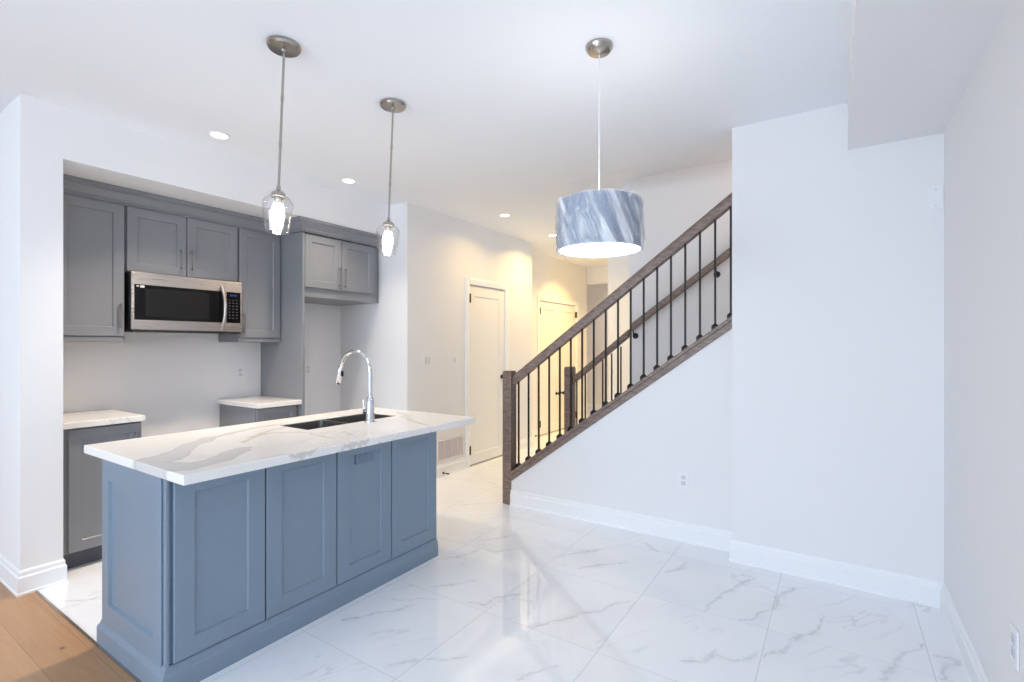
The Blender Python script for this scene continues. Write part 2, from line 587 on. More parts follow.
def facing_x(x, y0, z0):      # front looking towards +X, width along +Y
    return lambda u, v, d: (x + d, y0 + u, z0 + v)


def facing_my(y, x0, z0):     # front looking towards -Y, width along +X
    return lambda u, v, d: (x0 + u, y - d, z0 + v)


# ------------------------------------------------------------------ the setting: floors, walls, ceiling
ZC, ZS, ZB = 2.743, 2.445, 2.474          # ceiling, kitchen soffit, bulkhead
XR, XW, XP, XD, X2 = 0.466, -4.44, -3.74, -3.45, -3.72
YF, YB_, YK0, YK1 = 3.545, 3.394, 0.794, 0.974
YR = 3.43
YT = 0.855
EX0, EY0 = -6.6, -4.4

struct('floor_tile', MB().prism([(-6.6, YT), (-2.3, YT), (-2.3, EY0 - .1), (2.4, EY0 - .1), (2.4, 10.2), (-6.6, 10.2)], 'z', -0.08, 0.0), 'tile')
struct('floor_wood', MB().box(EX0 - .1, -2.3, EY0 - .1, YT, -0.08, 0.0), 'oak_floor')

# main ceiling with the opening over the stairs
OX0, OX1, OY0, OY1, OZ = -1.93, -1.535, 3.785, 4.5, 2.93
struct('ceiling', MB().box(EX0 - .1, XR + .1, EY0 - .1, OY0, ZC, ZC + .12).box(EX0 - .1, OX0, OY0, OY1, ZC, ZC + .12).box(EX0 - .1, 2.4, OY1 + .12, 10.2, ZC, ZC + .12).box(EX0 - .1, -1.63, OY1, OY1 + .12, ZC, ZC + .3).box(OX0, 2.4, OY0 - .12, OY0, ZC + .12, OZ + .12), 'ceiling')
struct('ceiling_over_stairs', MB().prism([(OX0, ZC), (OX1, OZ), (2.4, OZ), (2.4, OZ + .1), (OX1 - .05, OZ + .1), (OX0, ZC + .12)], 'y', OY0 + .002, OY1), 'ceiling')

# right hand wall, its bulkhead, and the wall that closes the stairs
struct('wall_right', MB().box(XR, XR + .12, EY0, YF + .12, 0, ZC).box(XR + .12, 2.4, YF, YF + .12, 0, ZC).box(XR, 2.4, YF, OY0 - .12, ZC, ZC + .12), 'wall')
struct('trim_bulkhead_right', MB().box(0.05, XR, EY0, YB_, ZB, ZC), 'wall')
struct('wall_back_right', MB().box(-0.557, XR, YB_, YF + .12, 0, ZC).box(-0.557, XR, OY0 - .12, OY0, ZC, OZ + .1), 'wall')

# kitchen niche
struct('wall_left', MB().box(EX0, XP, YK0, YK1, 0, ZC), 'wall')
struct('wall_kitchen_back', MB().box(XW - .12, XW, YK1, YR, 0, ZC), 'wall')
struct('trim_soffit_kitchen', MB().box(XW, XP, YK1, YR, ZS, ZC), 'wall')
struct('wall_hall_left', MB().box(XW - .12, XD, YR, 4.385, 0, ZC).box(XW - .12, XD, 5.105, 5.755, 0, ZC).box(XW - .12, XD, 4.385, 5.105, 2.05, ZC).box(XW - .12, XD - .10, 4.385, 5.105, 0, 2.05), 'wall')
struct('wall_hall_far_left', MB().box(X2 - .2, X2, 5.755, 6.42, 0, ZC).box(X2 - .2, X2, 7.66, 8.1, 0, ZC).box(X2 - .2, X2, 6.42, 7.66, 2.035, ZC).box(X2 - .2, X2 - .10, 6.42, 7.66, 0, 2.035), 'wall')
struct('wall_hall_strip', MB().box(-2.705, 2.4, 6.6, 6.72, 0, ZC), 'wall')
struct('trim_hall_header', MB().box(X2, -2.5, 8.1, 8.25, 2.45, ZC), 'wall')
struct('wall_hall_end', MB().box(-5.6, -1.6, 9.6, 9.72, 0, ZC), 'wall')
struct('wall_hall_end_left', MB().box(-5.0, -4.88, 8.1, 9.6, 0, ZC).box(-4.88, X2 - .2, 8.1, 8.22, 0, ZC), 'wall')
struct('wall_hall_end_right', MB().box(-2.705, -2.585, 6.72, 9.6, 0, ZC), 'wall')
struct('wall_stair_far', MB().box(-1.63, 2.4, OY1, OY1 + .12, 0, OZ + .1), 'wall')
struct('wall_stair_end', MB().box(2.28, 2.4, YF + .12, OY1, 0, OZ + .1), 'wall')

# the living side: a glazed wall behind the photographer
wb = MB().box(EX0, -3.85, EY0 - .12, EY0, 0, ZC).box(0.35, XR, EY0 - .12, EY0, 0, ZC).box(-3.85, 0.35, EY0 - .12, EY0, 0, .3).box(-3.85, 0.35, EY0 - .12, EY0, 2.5, ZC)
struct('wall_back', wb, 'wall')
wf = MB()
for i in range(5):
    xm = -3.85 + i * 4.2 / 4
    wf.box(xm - .035, xm + .035, EY0 - .1, EY0 - .04, .3, 2.5)
wf.box(-3.85, .35, EY0 - .1, EY0 - .04, .3, .36).box(-3.85, .35, EY0 - .1, EY0 - .04, 2.44, 2.5)
struct('window_1', wf, 'trim')
struct('wall_living_left', MB().box(EX0 - .12, EX0, EY0, YK0, 0, ZC), 'wall')

# baseboards
BP = [(0, 0), (.018, 0), (.018, .012), (.014, .016), (.014, .095), (.008, .104), (.008, .122), (.004, .132), (0, .134)]


def base(side, path, sgn):
    struct('baseboard_' + side, MB().sweep2d(path, BP, sgn), 'trim')


base('right', [(XR, -4.3), (XR, YB_ - .018)], 1)
base('back_right', [(-0.557, YF), (-0.557, YB_), (XR, YB_)], -1)
base('stair', [(-2.335, YF), (-0.557, YF)], -1)
base('left', [(EX0, YK0), (XP, YK0), (XP, YK1), (XP - .05, YK1)], -1)
base('hall_left', [(XP, YR), (XD, YR), (XD, 4.315)], -1)
base('hall_left_far', [(XD, 5.175), (XD, 5.755), (X2, 5.755), (X2, 6.35)], -1)
base('hall_end', [(X2, 7.73), (X2, 8.1)], -1)
base('hall_back', [(-4.8, 9.6), (-2.705, 9.6)], -1)
base('hall_strip', [(-2.705, 6.6), (2.3, 6.6)], -1)
base('fridge_recess', [(XW, 2.60), (XW, YR), (XP - .02, YR)], -1)
struct('trim_floor_edge', MB().box(-3.72, -2.3, YT - .006, YT + .004, 0, .004), 'nickel')


# ------------------------------------------------------------------ doors
def door_leaf(name, y0, y1, ztop, x, hinge_y, parent, knob_y=None, knob_z=.98):
    lf = MB().shaker(facing_x(x - .045, y0, .012), y1 - y0, ztop - .012, .035, .105, rec=.010, slope=.012, rail=.115)
    leaf = lf.obj(name, 'door', parent)
    for hz in (.185, ztop - .15):
        MB().box(x - .012, x + .019, hinge_y - .009, hinge_y + .009, hz - .05, hz + .05).obj('hinge', 'hinge', parent, bevel=.002)
    if knob_y is not None:
        kb = MB().lathe([(0, 0), (.026, 0), (.026, .008), (.010, .012), (.010, .035), (.022, .042), (.027, .055), (.022, .068), (0, .072)], (x - .0102, knob_y, knob_z), 20, axis=(1, 0, 0))
        kb.obj('knob', 'hinge', parent, smooth=True)
    return leaf


def casing(parent, y0, y1, zt, x, w=.07):
    prof = [(0, 0), (w, 0), (w, .016), (w - .014, .020), (.02, .014), (.006, .012), (0, .008)]
    mb = MB()
    mb.prism([(x + d, y0 - o) for o, d in prof], 'z', 0, zt + w)
    mb.prism([(x + d, y1 + o) for o, d in prof], 'z', 0, zt + w)
    mb.prism([(x + d, zt + o) for o, d in prof], 'y', y0 - w * .0, y1 + w * .0)
    mb.box(x - .10, x, y0 - .0, y0 + .002, 0, zt).box(x - .10, x, y1 - .002, y1, 0, zt)
    mb.obj('door_casing', 'trim', parent)


d1 = thing('door_1', (XD, 4.745, 0), '', '')
del d1['label'], d1['category']
d1['kind'] = 'structure'
casing(d1, 4.385, 5.105, 2.05, XD)
door_leaf('door_leaf', 4.389, 5.101, 2.044, XD, 4.389, d1, 5.045)
d2 = thing('door_2', (X2, 7.04, 0), '', '')
del d2['label'], d2['category']
d2['kind'] = 'structure'
casing(d2, 6.42, 7.66, 2.035, X2)
door_leaf('door_leaf', 6.424, 7.037, 2.03, X2, 6.424, d2, 6.97, .60)
door_leaf('door_leaf', 7.043, 7.656, 2.03, X2, 7.656, d2, 7.11, .60)


def bar_pull(parent, a, b, out, r=.005):
    """bar handle between a and b standing off along out"""
    a, b, out = Vector(a), Vector(b), Vector(out)
    d = (b - a).normalized()
    mb = MB().tube([a + out - d * .012, b + out + d * .012], r, 10)
    mb.tube([a, a + out], r * .8, 8).tube([b, b + out], r * .8, 8)
    return mb.obj('handle', 'pull', parent, smooth=True)


# ------------------------------------------------------------------ island
IX0, IX1, IY0, IY1 = -2.82, -2.195, .885, 2.432
ZU, ZT = .856, .895
isl = thing('kitchen_island', ((IX0 + IX1) / 2, (IY0 + IY1) / 2, 0), 'large blue-grey kitchen island cabinet standing on the marble tile floor', 'kitchen island')
SX0, SX1, SY0, SY1 = -2.78, -2.56, 0, 0
carc = MB()
t_ = .02
carc.box(IX0, IX0 + t_, IY0, IY1, 0, ZU).box(IX1 - t_, IX1, IY0, IY1, 0, ZU).box(IX0 + t_, IX1 - t_, IY0, IY0 + t_, 0, ZU).box(IX0 + t_, IX1 - t_, IY1 - t_, IY1, 0, ZU).box(IX0 + t_, IX1 - t_, IY0 + t_, IY1 - t_, .08, .10)
carc.obj('carcass', 'blue', isl)
for y0, y1 in ((.900, 1.271), (1.277, 1.656), (1.662, 2.034), (2.040, 2.425)):
    MB().shaker(facing_x(IX1, y0, .118), y1 - y0, .735, .020, .075, rec=.008).obj('front_panel', 'blue', isl)
MB().shaker(facing_my(IY0, IX0 + .004, .10), .600, .755, .016, .072, rec=.013, rail=.095).obj('end_panel', 'blue', isl)
MB().shaker(lambda u, v, d: (IX0 + .008 + u, IY1 + d, .10 + v), .612, .755, .012, .072, rec=.008).obj('end_panel', 'blue', isl)
MB().box(IX1 - .012, IX1 + .012, IY0 - .010, IY0 + .0005, .10, ZU - .002).obj('corner_post', 'blue', isl, bevel=.0012)
SP = [(0, 0), (.026, 0), (.026, .074), (.023, .084), (.018, .090), (.012, .108), (.008, .112), (0, .112)]
ib = MB()
path = [(IX0, IY1), (IX0, IY0), (IX1, IY0), (IX1, IY1)]
ib.sweep2d(path, SP, -1)
ib.sweep2d([(IX1, IY1), (IX0, IY1)], SP, -1)
ib.obj('base_skirt', 'blue', isl)
op = MB().box(IX1 + .0122, IX1 + .0150, 1.782, 1.905, .722, .794).obj('outlet', 'outlet_blue', isl, bevel=.002)
op['label'] = 'horizontal grey outlet plate'
MB().box(IX1 + .0121, IX1 + .0132, 1.776, 1.9055, .7215, .800).obj('outlet_shadow', 'shadow_line', op)  # dark backing showing at top and left, painted shadow of the plate recess
so = MB()
for yc in (1.822, 1.866):
    so.lathe([(0, 0), (.016, 0), (.015, .0025), (0, .0025)], (IX1 + .0151, yc, .758), 18, axis=(1, 0, 0))
    for dz in (-.006, .006):
        so.box(IX1 + .017, IX1 + .0185, yc - .006, yc + .002, .758 + dz - .0012, .758 + dz + .0012)
so.obj('socket', 'outlet_blue', op)

# island worktop with the sink cut-out
CX0, CX1, CY0, CY1 = -2.988, -1.987, .852, 2.592
SKX0, SKX1, SKY0, SKY1 = -2.765, -2.475, 1.695, 2.368
bm = bmesh.new()
grid = {}
for i, x in enumerate((CX0, SKX0, SKX1, CX1)):
    for j, y in enumerate((CY0, SKY0, SKY1, CY1)):
        for l, z in enumerate((ZU + .0005, ZT)):
            grid[i, j, l] = bm.verts.new((x, y, z))
for i in range(3):
    for j in range(3):
        if (i, j) == (1, 1):
            continue
        for l in (0, 1):
            bm.faces.new([grid[a, b, l] for a, b in ((i, j), (i + 1, j), (i + 1, j + 1), (i, j + 1))])
for i in range(3):
    bm.faces.new([grid[i, 0, 0], grid[i + 1, 0, 0], grid[i + 1, 0, 1], grid[i, 0, 1]])
    bm.faces.new([grid[i, 3, 0], grid[i + 1, 3, 0], grid[i + 1, 3, 1], grid[i, 3, 1]])
    bm.faces.new([grid[0, i, 0], grid[0, i + 1, 0], grid[0, i + 1, 1], grid[0, i, 1]])
    bm.faces.new([grid[3, i, 0], grid[3, i + 1, 0], grid[3, i + 1, 1], grid[3, i, 1]])
for a, b in (((1, 1), (2, 1)), ((2, 1), (2, 2)), ((2, 2), (1, 2)), ((1, 2), (1, 1))):
    bm.faces.new([grid[a[0], a[1], 0], grid[b[0], b[1], 0], grid[b[0], b[1], 1], grid[a[0], a[1], 1]])
mb = MB(); mb.bm.free(); mb.bm = bm
tag(mb.obj('island_worktop', 'quartz', bevel=.004), 'long white quartz worktop with grey veins on the blue-grey island', 'worktop')

# sink: two bowls under the cut-out
snk = thing('kitchen_sink', ((SKX0 + SKX1) / 2, (SKY0 + SKY1) / 2, .66), 'double bowl stainless sink set into the island worktop', 'sink')


def bowl(y0, y1):
    b = MB()
    x0, x1, z0, z1, w = SKX0 + .0045, SKX1 - .0045, .665, ZT - .006, .003

    def ring(g, z):
        pts = []
        r = .03
        for cx, cy, a0 in ((x1 - g - r, y1 - g - r, 0), (x0 + g + r, y1 - g - r, 90), (x0 + g + r, y0 + g + r, 180), (x1 - g - r, y0 + g + r, 270)):
            for q in range(4):
                a = math.radians(a0 + q * 30)
                pts.append(b.bm.verts.new((cx + r * math.cos(a), cy + r * math.sin(a), z)))
        return pts
    R = [ring(-w, z1), ring(-w, z0 - w), ring(.02, z0 - w - .002)]
    I = [ring(0, z1), ring(0, z0 + .02), ring(.02, z0)]
    seq = R[::-1] + I
    for A, B in zip(seq, seq[1:]):
        for j in range(len(A)):
            b.bm.faces.new((A[j], A[(j + 1) % len(A)], B[(j + 1) % len(A)], B[j]))
    b.bm.faces.new(seq[0]); b.bm.faces.new(seq[-1])
    o = b.obj('bowl', 'sink', snk, smooth=True)
    MB().lathe([(0, .004), (.03, .004), (.042, .003), (.045, 0), (0, 0)], ((x0 + x1) / 2, (y0 + y1) / 2, z0 + .0005), 24).obj('drain', 'chrome', o, smooth=True)


SM = 1.985
bowl(SKY0 + .0045, SM - .0055)
bowl(SM + .0055, SKY1 - .0045)
MB().box(SKX0 + .006, SKX1 - .006, SM - .007, SM + .007, ZT - .0055, ZT - .0035).obj('divider', 'steel', snk, bevel=.0008)

# faucet
FX, FY = -2.418, 2.086
fa = thing('kitchen_faucet', (FX, FY, ZT), 'tall chrome gooseneck pull-down faucet behind the island sink', 'faucet')
MB().lathe([(0, 0), (.030, 0), (.030, .006), (.0255, .012), (.0235, .10), (.020, .150), (.015, .156), (0, .156)], (FX, FY, ZT + .0003), 28).obj('body', 'chrome', fa, smooth=True)
pts = [(FX, FY, ZT + .15), (FX, FY, 1.20)]
R_ = .142
for i in range(0, 17):
    a = PI * i / 16 * .94
    pts.append((FX - R_ + R_ * math.cos(a), FY, 1.195 + R_ * .95 * math.sin(a)))
ex, ez = pts[-1][0], pts[-1][2]
MB().tube(pts, .0125, 14).obj('neck', 'chrome', fa, smooth=True)
dv = (Vector(pts[-1]) - Vector(pts[-2])).normalized()
a0 = Vector(pts[-1])
sh = MB().tube([a0 - dv * .004, a0 + dv * .008, a0 + dv * .03, a0 + dv * .095, a0 + dv * .108], [.013, .0165, .018, .0205, .018], 18).obj('spray_head', 'chrome', fa, smooth=True)
MB().box(ex + .012, ex + .0215, FY - .006, FY + .006, ez - .055, ez - .02).obj('spray_button', 'black', sh, bevel=.002)
hp = MB().tube([(FX - .020, FY, .957), (FX - .052, FY, .957)], [.0165, .0155], 16)
hp.tube([(FX - .044, FY, .960), (FX - .056, FY, .985), (FX - .062, FY, 1.025)], [.007, .0055, .005], 10)
hp.obj('lever', 'chrome', fa, smooth=True)

# ------------------------------------------------------------------ kitchen cabinets along the back wall
XBF, XU, XG = -3.885, -4.13, -3.80       # base body front, upper body front, tall panel front
YG = 2.548


def cab_body(parent, x0, x1, y0, y1, z0, z1, mat='grey'):
    return MB().box(x0, x1, y0, y1, z0, z1).obj('carcass', mat, parent, bevel=.001)


def door_front(parent, x, y0, y1, z0, z1, stile=.062, name='door', mat='grey', t=.02):
    return MB().shaker(facing_x(x, y0, z0), y1 - y0, z1 - z0, t, stile, rec=.008).obj(name, mat, parent)


bc = thing('base_cabinet', (-4.16, 1.19, 0), 'grey single door base cabinet beside the white wall end on the left', 'cabinet')
cab_body(bc, XW + .003, XBF, YK1 + .004, 1.41, .105, .865)
MB().box(XW + .003, -3.935, YK1 + .022, 1.408, 0, .1045).obj('toe_kick', 'kick', bc)
dd = door_front(bc, XBF, 1.032, 1.406, .112, .855)
bar_pull(dd, (XBF + .02, 1.369, .70), (XBF + .02, 1.369, .79), (.025, 0, 0))
tag(MB().box(XW + .002, -3.835, YK1 + .003, 1.416, .867, .904).obj('worktop', 'quartz', bevel=.003), 'short white quartz worktop on the left grey base cabinet', 'worktop')

br_ = thing('drawer_cabinet', (-4.16, 2.36, 0), 'grey drawer base cabinet with a quartz top against the tall grey panel', 'cabinet')
cab_body(br_, XW + .003, XBF, 2.185, YG - .003, .105, .865)
MB().box(XW + .003, -3.935, 2.19, YG - .004, 0, .1045).obj('toe_kick', 'kick', br_)
for z0, z1, hz in ((.675, .855, .763), (.40, .668, .60), (.112, .393, .33)):
    dw = MB().shaker(facing_x(XBF, 2.192, z0), 2.54 - 2.192, z1 - z0, .02, .05, rec=.008).obj('drawer', 'grey', br_)
    bar_pull(dw, (XBF + .0115, 2.30, hz), (XBF + .0115, 2.42, hz), (.03, 0, 0))
tag(MB().box(XW + .002, -3.805, 2.165, YG - .002, .867, .904).obj('worktop', 'quartz', bevel=.003), 'small white quartz worktop on the drawer cabinet beside the tall panel', 'worktop')

ZUB, ZUT, ZRL = 1.43, 2.345, 1.393


def upper(name, y0, y1, zb, doors, label, rail=True, pulls=()):
    t = thing(name, (XW + .17, (y0 + y1) / 2, zb), label, 'cabinet')
    cab_body(t, XW + .003, XU, y0, y1, zb - .003, ZUT)
    if rail:
        MB().box(XW + .003, XU + .012, y0, y1, ZRL, zb - .0035).obj('light_rail', 'grey', t, bevel=.002)
    for (a, b), pl in zip(doors, pulls):
        d_ = door_front(t, XU + .001, a, b, zb, ZUT - .012)
        bar_pull(d_, (XU + .021, pl[0], pl[1]), (XU + .021, pl[0], pl[2]), (.026, 0, 0))
    return t


upper('wall_cabinet', YK1 + .004, 1.398, ZUB, [(1.03, 1.394)], 'tall grey wall cabinet left of the microwave', pulls=[(1.367, 1.50, 1.64)])
upper('wall_cabinet', 1.402, 2.172, 1.885, [(1.409, 1.784), (1.789, 2.166)], 'grey double door cabinet right above the microwave', rail=False, pulls=[(1.745, 1.945, 2.075), (1.818, 1.945, 2.075)])
upper('wall_cabinet', 2.176, YG - .003, ZUB, [(2.181, 2.540)], 'tall narrow grey wall cabinet right of the microwave beside the tall panel', pulls=[(2.208, 1.48, 1.62)])

tag(MB().box(XW + .002, XG, YG, YG + .022, 0, 2.3345).obj('tall_panel', 'grey', bevel=.002), 'full height grey side panel between wall cabinets and empty fridge bay', 'panel')

fr = thing('fridge_cabinet', (-4.1, 2.98, 1.787), 'grey two door cabinet over the empty fridge bay', 'cabinet')
XFB = -3.822
MB().box(XW + .003, XFB, YG + .024, 3.378, 1.787, 2.3345).obj('carcass', 'grey', fr, bevel=.001)
for y0, y1, py in ((2.575, 2.946, 2.918), (2.951, 3.330, 2.980)):
    d_ = door_front(fr, XFB + .001, y0, y1, 1.868, 2.325)
    bar_pull(d_, (XFB + .021, py, 1.91), (XFB + .021, py, 2.06), (.026, 0, 0))
MB().box(XW + .003, XFB - .03, 3.3785, YR - .001, 1.79, 2.33).obj('filler', 'grey', fr)

CP = [(0, 2.336), (.014, 2.336), (.014, 2.350), (.024, 2.350), (.024, 2.364), (.030, 2.370), (.048, 2.398), (.050, 2.402), (.060, 2.402), (.060, 2.414), (.070, 2.418), (.070, 2.443), (0, 2.443)]
crown = MB().sweep2d([(XU + .001, YK1 + .003), (XU + .001, YG), (XG, YG), (XG, 3.372)], [(o - .016 if o == 0 else o, z) for o, z in CP], -1)
tag(crown.obj('crown_moulding', 'grey'), 'stepped grey crown moulding along the tops of the wall cabinets', 'moulding')

# ------------------------------------------------------------------ microwave
XM = -4.05
mw = thing('microwave', (-4.2, 1.79, 1.465), 'stainless over-the-range microwave with dark glass door under the wall cabinet', 'microwave')
MY0, MY1, MZ0, MZ1 = 1.413, 2.168, 1.465, 1.876
MB().box(XW + .003, XM - .035, MY0, MY1, MZ0 + .004, MZ1).box(XM - .034, XM - .018, MY0 + .003, MY1 - .003, MZ0 + .004, MZ1 - .002).obj('body', 'mw_black', mw, bevel=.002)
YC = 2.035
db = MB()


def frame(mbx, x0, x1, y0, y1, z0, z1, l, r, b, t):
    mbx.box(x0, x1, y0, y1, z0, z0 + b).box(x0, x1, y0, y1, z1 - t, z1).box(x0, x1, y0, y0 + l, z0 + b, z1 - t).box(x0, x1, y1 - r, y1, z0 + b, z1 - t)


frame(db, XM - .0175, XM, MY0, YC - .001, MZ0 + .012, MZ1, .018, .010, .068, .085)
dr_ = db.obj('door', 'steel', mw, bevel=.0015)
MB().box(XM - .0175, XM - .002, MY0 + .018, YC - .011, MZ0 + .08, MZ1 - .085).obj('glass', 'glass_black', dr_)
MB().box(XM - .0022, XM - .0012, MY0 + .085, YC - .115, MZ0 + .105, MZ1 - .11).obj('window_mesh', 'mw_mesh', dr_)
MB().box(XM - .002, XM - .0006, MY0 + .03, MY0 + .045, MZ1 - .101, MZ1 - .093).box(XM - .002, XM - .0006, MY0 + .052, MY0 + .078, MZ1 - .106, MZ1 - .091).obj('badge', 'badge', dr_)
hpts = []
for i in range(13):
    u = i / 12
    hpts.append((XM + .004 + .045 * math.sin(PI * u) ** .7, 2.008 + .006 * math.sin(PI * u), 1.835 - u * .345))
MB().tube(hpts, [.011] + [.0125] * 11 + [.011], 12).obj('handle', 'steel', dr_, smooth=True)
cp = MB()
frame(cp, XM - .0175, XM, YC + .001, MY1, MZ0 + .012, MZ1, .012, .010, .068, .085)
cpo = cp.obj('control_panel', 'steel', mw, bevel=.0015)
MB().box(XM - .0175, XM - .0015, YC + .013, MY1 - .010, MZ0 + .08, MZ1 - .085).obj('keypad', 'glass_black', cpo)
MB().box(XM - .0017, XM - .0008, YC + .04, MY1 - .04, MZ1 - .118, MZ1 - .102).obj('display', 'display', cpo)
kb = MB()
for r in range(7):
    for c_ in range(3):
        y = YC + .030 + c_ * .028
        z = MZ1 - .148 - r * .024
        kb.box(XM - .0017, XM - .0009, y, y + .014, z - .004, z + .004)
kb.obj('buttons', 'button', cpo)
MB().box(XW + .05, XM - .02, MY0 + .004, MY1 - .004, MZ0, MZ0 + .0038).box(XM - .018, XM - .002, MY0 + .01, MY1 - .01, MZ0 - .006, MZ0 + .011).obj('bottom_vent', 'mw_black', mw)


# ------------------------------------------------------------------ pendants over the island
AX = Vector((-.836 * math.sin(math.radians(2.3)), -.548 * math.sin(math.radians(2.3)), -math.cos(math.radians(2.3))))


def glass_pendant(x, y, label, drop=.655):
    t = thing('pendant_lamp', (x, y, ZC), label, 'pendant lamp', 'glass pendant lamps over the island')
    c0 = Vector((x, y, ZC - .0005))
    MB().lathe([(0, 0), (.073, 0), (.073, -.012), (.066, -.020), (.014, -.024), (.012, -.036), (0, -.036)], c0, 36).obj('canopy', 'nickel', t, smooth=True)
    top = c0 + Vector((0, 0, -.03))
    e = top + AX * drop
    rod = MB().tube([top, e], .0055, 12)
    for q in (.33, .66):
        m = top + AX * drop * q
        rod.tube([m - AX * .012, m + AX * .012], .0068, 12)
    rod.obj('rod', 'nickel', t, smooth=True)
    up = -AX
    MB().lathe([(0, .03), (.008, .03), (.010, .012), (.030, -.004), (.033, -.020), (.030, -.024), (0, -.024)], e, 28, axis=up).obj('socket_cap', 'nickel', t, smooth=True)
    MB().lathe([(0, -.025), (.016, -.025), (.016, -.052), (0, -.052)], e, 18, axis=up).obj('lamp_holder', 'nickel', t, smooth=True)
    MB().lathe([(0, -.053), (.014, -.053), (.024, -.072), (.030, -.098), (.029, -.120), (.022, -.142), (.010, -.156), (0, -.160)], e, 24, axis=up).obj('bulb', 'bulb', t, smooth=True)
    prof = [(.030, -.014), (.050, -.024), (.0655, -.046), (.067, -.056), (.060, -.110), (.0515, -.178), (.050, -.184)]
    inner = [(r - .003, h) for r, h in prof[::-1]]
    MB().lathe(prof + inner, e, 40, closed=True, axis=up).obj('glass_shade', 'glass', t, smooth=True)
    ld = bpy.data.lights.new('pendant_bulb_light', 'POINT')
    ld.energy, ld.color, ld.shadow_soft_size = 2.4, (1.0, .94, .86), .03
    lo = bpy.data.objects.new('bulb_light', ld)
    COL.objects.link(lo)
    lo.parent = t
    lo.location = (e + AX * .23) - ORG[t]
    return t


glass_pendant(-2.117, 1.326, 'clear glass pendant lamp on a nickel rod over the near end of the island', .645)
glass_pendant(-2.116, 1.991, 'clear glass pendant lamp on a nickel rod over the faucet end of the island', .645)

# drum pendant, still in its plastic wrap
PX, PY = -.914, 2.124
dp = thing('drum_pendant', (PX, PY, ZC), 'slate blue drum shade pendant still in crinkled plastic wrap', 'pendant lamp')
MB().lathe([(0, 0), (.062, 0), (.062, -.012), (.050, -.028), (.012, -.036), (.006, -.040), (0, -.040)], (PX, PY, ZC - .0005), 36).obj('canopy', 'nickel', dp, smooth=True)
DZ1, DZ0, DR = 2.022, 1.803, .190
MB().tube([(PX, PY, ZC - .038), (PX, PY, 1.99)], .0035, 8).obj('cord', 'cord', dp, smooth=True)
MB().lathe([(DR, DZ0), (DR, DZ1), (DR - .0015, DZ1), (DR - .0015, DZ0)], (PX, PY, 0), 72, closed=True).obj('shade', 'linen', dp, smooth=True)
MB().lathe([(DR - .002, DZ0), (DR - .002, DZ1), (DR - .0035, DZ1), (DR - .0035, DZ0)], (PX, PY, 0), 72, closed=True).obj('shade_lining', 'shade_lining', dp, smooth=True)
MB().lathe([(0, DZ0 + .008), (DR - .005, DZ0 + .008), (DR - .005, DZ0 + .011), (0, DZ0 + .011)], (PX, PY, 0), 72).obj('diffuser', 'diffuser', dp, smooth=True)
MB().lathe([(0, DZ0 - .018), (.006, DZ0 - .016), (.010, DZ0 - .008), (.012, DZ0 + .007), (0, DZ0 + .007)], (PX, PY, 0), 18).obj('finial', 'plate', dp, smooth=True)
sp = MB()
for a in (0, 2 * PI / 3, 4 * PI / 3):
    sp.tube([(PX, PY, 2.0), (PX + (DR - .004) * math.cos(a), PY + (DR - .004) * math.sin(a), 2.01)], .003, 6)
sp.tube([(PX, PY, 1.93), (PX, PY, 2.01)], .018, 14)
sp.obj('spider_fitting', 'nickel', dp, smooth=True)
# the wrap: a loose crumpled sleeve just outside the linen
wr = MB()
NS, NZ = 220, 40
rows = []
for j in range(NZ + 1):
    v = j / NZ
    z = DZ0 - .003 + (DZ1 - DZ0 + .007) * v
    row = []
    for i in range(NS):
        a = 2 * PI * i / NS
        q = Vector((math.cos(a) * 2.2, math.sin(a) * 2.2, v * 1.1))
        n1 = abs(noise.noise(q * 1.5 + Vector((v * .8, 0, 3)))) * .012
        n2 = abs(noise.noise(Vector((a * 3.0 + v * 2.6, v * 1.2, 7)))) * .006 if 0 else abs(noise.noise(q * 4.2 + Vector((5, v * 3, 1)))) * .005
        row.append(wr.bm.verts.new((PX + (DR + .0025 + n1 + n2) * math.cos(a), PY + (DR + .0025 + n1 + n2) * math.sin(a), z)))
    rows.append(row)
for j in range(NZ):
    for i in range(NS):
        i2 = (i + 1) % NS
        wr.bm.faces.new((rows[j][i], rows[j][i2], rows[j + 1][i2], rows[j + 1][i]))
wo = wr.obj('plastic_wrap', 'wrap', dp, smooth=True)
wo['label'] = 'clear crinkled plastic sleeve'
ld = bpy.data.lights.new('drum_light', 'POINT')
ld.energy, ld.color, ld.shadow_soft_size = 1.6, (1.0, .95, .88), .05
lo = bpy.data.objects.new('drum_bulb_light', ld)
COL.objects.link(lo)
lo.parent = dp
lo.location = (0, 0, 1.93 - ZC)


# ------------------------------------------------------------------ recessed downlights
def downlight(x, y, label, power, color, beam=150):
    t = thing('recessed_light', (x, y, ZC), label, 'downlight', 'recessed ceiling downlights')
    c0 = (x, y, ZC - .0003)
    MB().lathe([(.050, 0), (.062, 0), (.062, -.004), (.056, -.007), (.048, -.005), (.046, -.001)], c0, 36, closed=True).obj('trim_ring', 'plate', t, smooth=True)
    MB().lathe([(0, -.0015), (.046, -.0015), (.047, -.004), (.040, -.0055), (0, -.006)], c0, 30).obj('lens', 'lens', t, smooth=True)
    l = area_light('downlight_beam', (0, 0, -.02), (0, 0, 0), .09, .09, power, color, t, spread=math.radians(beam))
    l.data.shape = 'DISK'
    return t


